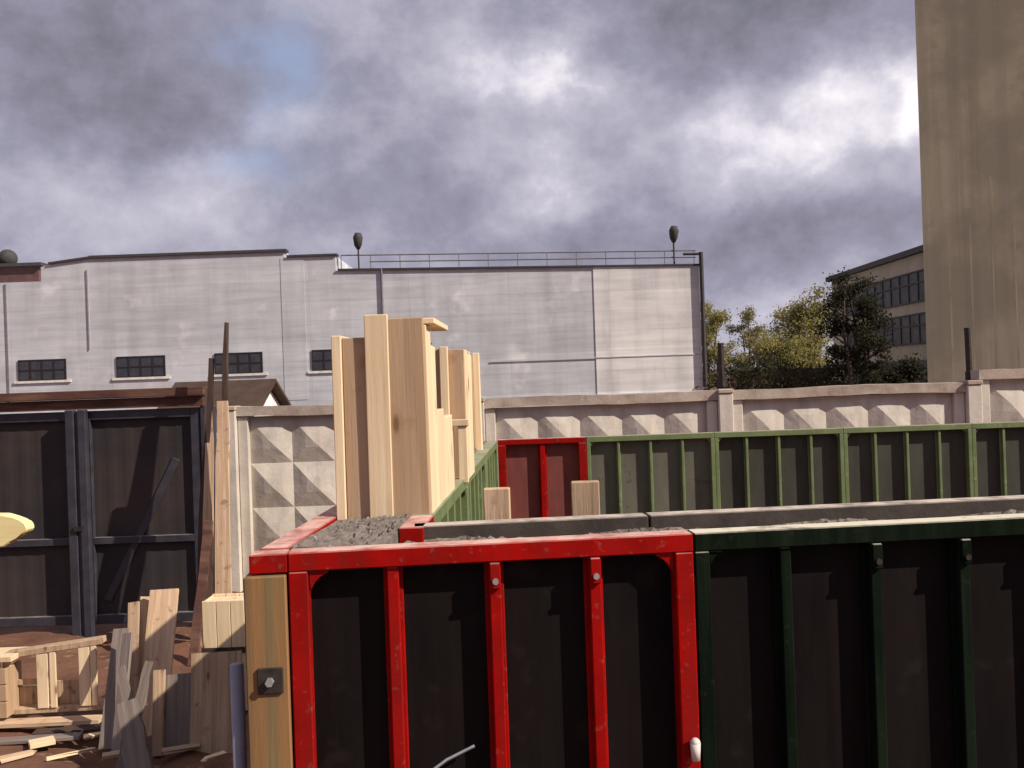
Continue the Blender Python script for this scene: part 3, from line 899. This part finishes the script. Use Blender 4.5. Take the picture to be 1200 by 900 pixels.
# ------------------------------------------------------------------ timber leaning and lying at the left
def lean_board(name, label, p0, p1, w, th, m, group=None, cat='board', w1=None, twist=0.0, rough_=0.0):
    """a board from the ground point p0 to the top point p1, its wide face towards the camera"""
    d = (p1 - p0); L_ = d.length
    zax = d.normalized()
    xax = Vector((math.cos(twist), math.sin(twist), 0)); xax = (xax - zax * xax.dot(zax)).normalized()
    yax = zax.cross(xax)
    bm = bmesh.new()
    w1 = w1 or w
    n = 8
    prev = None
    for k in range(n + 1):
        f = k / n
        ww = (w + (w1 - w) * f) / 2
        dx = rough_ * rng.uniform(-1, 1)
        ring = [bm.verts.new((s * ww + dx + rough_ * rng.uniform(-.5, .5), q * th / 2, f * L_)) for s, q in ((-1, -1), (1, -1), (1, 1), (-1, 1))]
        if prev:
            for i in range(4): bm.faces.new((prev[i], prev[(i + 1) % 4], ring[(i + 1) % 4], ring[i]))
        else:
            bm.faces.new(ring[::-1])
        prev = ring
    bm.faces.new(prev)
    o = build(name, bm, m)
    Mx = Matrix((xax, yax, zax)).transposed().to_4x4(); Mx.translation = p0
    o.matrix_world = Mx
    return tag(o, label, cat, group)
def gpt(px, py):
    """ground point under a pixel"""
    u, v = ray(px, py); d = -CAM_Z / v
    return at(px, py, d)
def top(px, py, d): return at(px, py, d)
def base(px, d): 
    p = at(px, 800, d); return Vector((p.x, d, -.06))

PG = 'rough poles leaning on the gate end'
lean_board('rough_pole', 'tallest rough pole leaning by the gate, thin dark crooked top', base(254, 12.3), top(266, 378, 12.55), .17, .06, M_bark, PG, 'pole', .035, rough_=.025)
lean_board('rough_pole', 'shorter dark rough pole leaning at the gate end, left of the tallest one', base(232, 12.2), top(249, 420, 12.6), .12, .06, M_bark, PG, 'pole', .05, rough_=.018)
lean_board('slab_board', 'pale slab board standing at the gate end in front of the rough poles', base(264, 11.9), top(261, 470, 12.3), .22, .04, M_woodo, PG, 'board', .13, rough_=.012)
lean_board('slab_board', 'narrow pale slab standing against the gate end post', base(244, 12.0), top(246, 455, 12.6), .15, .04, M_woodo, PG, 'board', .09, rough_=.012)
lean_board('slab_board', 'reddish weathered slab leaning at the gate end below the poles', base(226, 11.3), top(245, 610, 11.9), .10, .04, M_lintel, PG, 'board', rough_=.01)

BG = 'short boards leaning at the scrap pile'
lean_board('board', 'wide pale board leaning upright on the scrap pile', base(174, 8.9), top(193, 691, 9.5), .265, .035, M_woodo, BG)
lean_board('board', 'narrow pale board leaning left of the wide pale board', base(153, 8.95), top(157, 706, 9.5), .10, .035, M_woodo, BG)
lean_board('board', 'short thick board end beside the narrow leaning board', base(160, 9.1), top(170, 700, 9.6), .09, .07, M_woodo, BG, twist=.5)
lean_board('board', 'grey weathered board leaning at the right end of the pallet', base(122, 8.7), top(142, 737, 9.2), .13, .035, M_woodg, BG)
lean_board('board', 'dark grey board leaning between the pallet and the narrow pale board', base(134, 8.6), top(150, 742, 9.0), .10, .03, M_woodg, BG, twist=-.4)
lean_board('board', 'split grey board leaning to the left below the narrow pale board', base(168, 8.3), top(140, 782, 8.6), .12, .03, M_woodg, BG, w1=.07, rough_=.01)
lean_board('board', 'split grey board leaning to the right, crossing the left leaning split board', base(140, 8.2), top(176, 775, 8.55), .13, .03, M_woodg, BG, w1=.06, rough_=.012)
lean_board('board', 'grey slab leaning low at the foot of the split grey boards', base(160, 8.0), top(150, 822, 8.3), .22, .05, M_woodg, BG, w1=.15, rough_=.01)
lean_board('board', 'short grey board standing in front of the wide pale board', base(203, 8.55), top(207, 790, 8.75), .26, .035, M_woodg, BG)
lean_board('board', 'brown board edge standing between the short grey board and the split boards', base(182, 8.5), top(187, 785, 8.7), .09, .05, M_woodo, BG)
lean_board('board', 'broad dull board in shade standing left of the blue grey prop', base(250, 8.5), top(254, 764, 8.7), .43, .04, M_woodo, BG)
# pale crate with a dark strap standing behind the broad dull board
a = at(236, 705, 9.6); b = at(288, 762, 9.6)
t = thing('timber_crate', 'pale timber crate with a dark strap right of the leaning boards', 'crate', (a.x, 9.6, -.05))
w = b.x - a.x; H = a.z + .05
bm = bmesh.new()
for k in range(3):
    box(bm, w * k / 3 + .003, w * (k + 1) / 3 - .003, 0, .025, 0, H)
    box(bm, w * k / 3 + .003, w * (k + 1) / 3 - .003, .33, .355, 0, H)
box(bm, .0, .025, .026, .329, 0, H - .01); box(bm, w - .025, w, .026, .329, 0, H - .01)
box(bm, .026, w - .026, .026, .329, H - .05, H - .025)
build('body', bm, M_woodl, t, .003)
bm = bmesh.new(); zs = b.z + .05; box(bm, -.012, w + .012, -.012, .367, zs - .02, zs + .035)
build('strap', bm, M_bark, t)
# pallet-like frame on edge
PD = 9.3
def pp(px, py): return at(px, py, PD)
t = thing('pallet', 'pale timber pallet standing on edge at the left picture edge', 'pallet', (pp(12, 835).x, PD, 0), R(4))
w = pp(112, 800).x - pp(12, 800).x
zb = .14
bm = bmesh.new()
Mx = Matrix.Translation((-.06, 0, zb + .47)) @ Matrix.Rotation(R(-6), 4, 'Y')
box(bm, 0, w + .14, -.05, .09, 0, .055, Mx); build('top_rail', bm, M_woodo, t, .004)
bm = bmesh.new(); box(bm, -.05, w + .1, -.03, .09, zb - .05, zb); build('bottom_rail', bm, M_woodo, t, .004)
for f, wd in ((.0, .07), (.40, .10), (.52, .055), (.88, .10), (.99, .05)):
    bm = bmesh.new(); box(bm, -wd / 2, wd / 2, -.045, -.02, 0, .465 + .10 * f)
    build('slat', bm, M_woodl, t, .003, loc=(w * f, 0, zb))
bm = bmesh.new(); box(bm, .02, w * .42, .05, .075, .20, .25); build('cross_slat', bm, M_woodo, t, .003, loc=(0, 0, zb))
bm = bmesh.new(); box(bm, w * .5, w * .95, .06, .085, 0, .22); build('back_board', bm, M_woodo, t, .003, loc=(0, 0, zb))
bm = bmesh.new(); box(bm, .05, w * .36, .09, .115, .0, .17); build('back_board', bm, M_woodo, t, .003, loc=(0, 0, zb))
a = pp(-45, 743); b = pp(24, 760)
t = thing('timber_crate', 'orange brown timber crate cut by the left picture edge beside the pallet', 'crate', (a.x, PD - .15, 0))
w = b.x - a.x
bm = bmesh.new()
for k in range(3): box(bm, 0, w - .07, 0, .03, .10 + .155 * k, .245 + .155 * k)
box(bm, w - .10, w - .07, .031, .3, .10, .55); build('body', bm, M_wood, t, .004)
bm = bmesh.new(); box(bm, -.05, w, -.03, .33, .62, .67); box(bm, w * .55, w * .7, .04, .10, .552, .619); build('lid', bm, M_woodl, t, .004)

# planks lying on the ground under the pallet
PLK = 'planks lying on the ground by the pallet'
labs = ['pale plank lying under the front of the pallet', 'brown plank lying on the ground, nearest of the loose planks', 'long weathered plank under the pallet, reaching the left picture edge',
        'short pinkish plank lying flat on the dirt at the lower left', 'dark plank lying on the ground behind the pale one', 'small board scrap lying on the dirt below the leaning boards']
specs = [((0, 846), (112, 838), .14, .05, M_woodo, .05), ((-20, 874), (95, 866), .12, .035, M_woodg, 0), ((-30, 856), (120, 849), .16, .04, M_woodo, .02),
         ((34, 877), (64, 871), .15, .04, M_woodl, 0.0), ((40, 862), (125, 856), .12, .03, M_bark, 0), ((120, 890), (150, 885), .10, .03, M_woodo, 0)]
for lab, (pa, pb, wd, th, m, dz) in zip(labs, specs):
    a = gpt(*pa); b = gpt(*pb); d = b - a
    bm = bmesh.new(); box(bm, -wd / 2, wd / 2, -th / 2, th / 2, 0, d.length)
    o = build('plank', bm, m, None, .004)
    z = d.normalized(); y = Vector((0, 0, 1)); y = (y - z * y.dot(z)).normalized(); xx = y.cross(z)
    Mx = Matrix((xx, y, z)).transposed().to_4x4(); Mx.translation = a + Vector((0, 0, dz + th / 2 + .01)); o.matrix_world = Mx
    tag(o, lab, 'plank', PLK)

SC = 'wood scraps strewn on the dirt by the pallet'
r2 = random.Random(5)
sl_ = ['pinkish wood scrap left of the split grey boards', 'splintered scrap on the dirt at the lower left picture corner', 'thin pale lath lying on the dirt below the planks',
       'brown offcut lying below the short grey board', 'pale chip of wood near the foot of the blue grey prop', 'reddish offcut lying between the pallet and the gate']
for lab, (pa, pb, wd, m) in zip(sl_, (((96, 868), (124, 862), .07, M_woodl), ((2, 893), (40, 884), .10, M_woodo), ((50, 893), (112, 880), .04, M_woodl),
                                      ((190, 884), (232, 877), .08, M_woodo), ((238, 893), (262, 886), .06, M_woodl), ((128, 745), (165, 738), .12, M_lintel))):
    a = gpt(*pa); b = gpt(*pb); d = b - a
    bm = bmesh.new()
    box(bm, -wd / 2, wd / 2, -.014, .014, 0, d.length)
    for v in bm.verts: v.co += Vector((r2.uniform(-.02, .02), 0, r2.uniform(-.03, .03)))
    o = build('wood_scrap', bm, m, None, .003)
    z = d.normalized(); y = Vector((0, 0, 1)); y = (y - z * y.dot(z)).normalized(); xx = y.cross(z)
    Mx = Matrix((xx, y, z)).transposed().to_4x4(); Mx.translation = a + Vector((0, 0, .022)); o.matrix_world = Mx
    tag(o, lab, 'wood scrap', SC)

# pale yellow pointed stake entering from the left, resting on a trestle just outside the picture
tip = at(31, 619, 4.2)
t = thing('pointed_stake', 'pale yellow pointed stake end poking in at the left picture edge', 'stake', tip)
bm = bmesh.new()
prof = [(.004, 0), (-.006, .022), (-.030, .033), (-.062, .046), (-.10, .060), (-.5, .075), (-1.7, .04), (-1.7, -.10), (-.5, -.085), (-.105, -.078), (-.075, -.060), (-.05, -.036), (-.018, -.026), (0, -.014)]
prism(bm, prof, 0, .07)
for v in bm.verts: v.co = Vector((v.co.x, v.co.y + .1 * max(0, -v.co.x) * .3, v.co.z))
build('shaft', bm, M_stake, t, .006)
t = thing('trestle', 'timber trestle carrying the pale yellow stake beyond the left picture edge', 'trestle', (tip.x - 1.0, 4.26, 0))
zt = tip.z - .11
bm = bmesh.new(); box(bm, -.05, .05, -.45, .45, zt - .1, zt); build('beam', bm, M_woodo, t, .004)
for sx in (-1, 1):
    for sy in (-1, 1):
        bm = bmesh.new(); tube(bm, [(sx * .06, sy * .36, zt - .02), (sx * .40, sy * .42, -.06)], .035, 6); build('leg', bm, M_woodo, t)
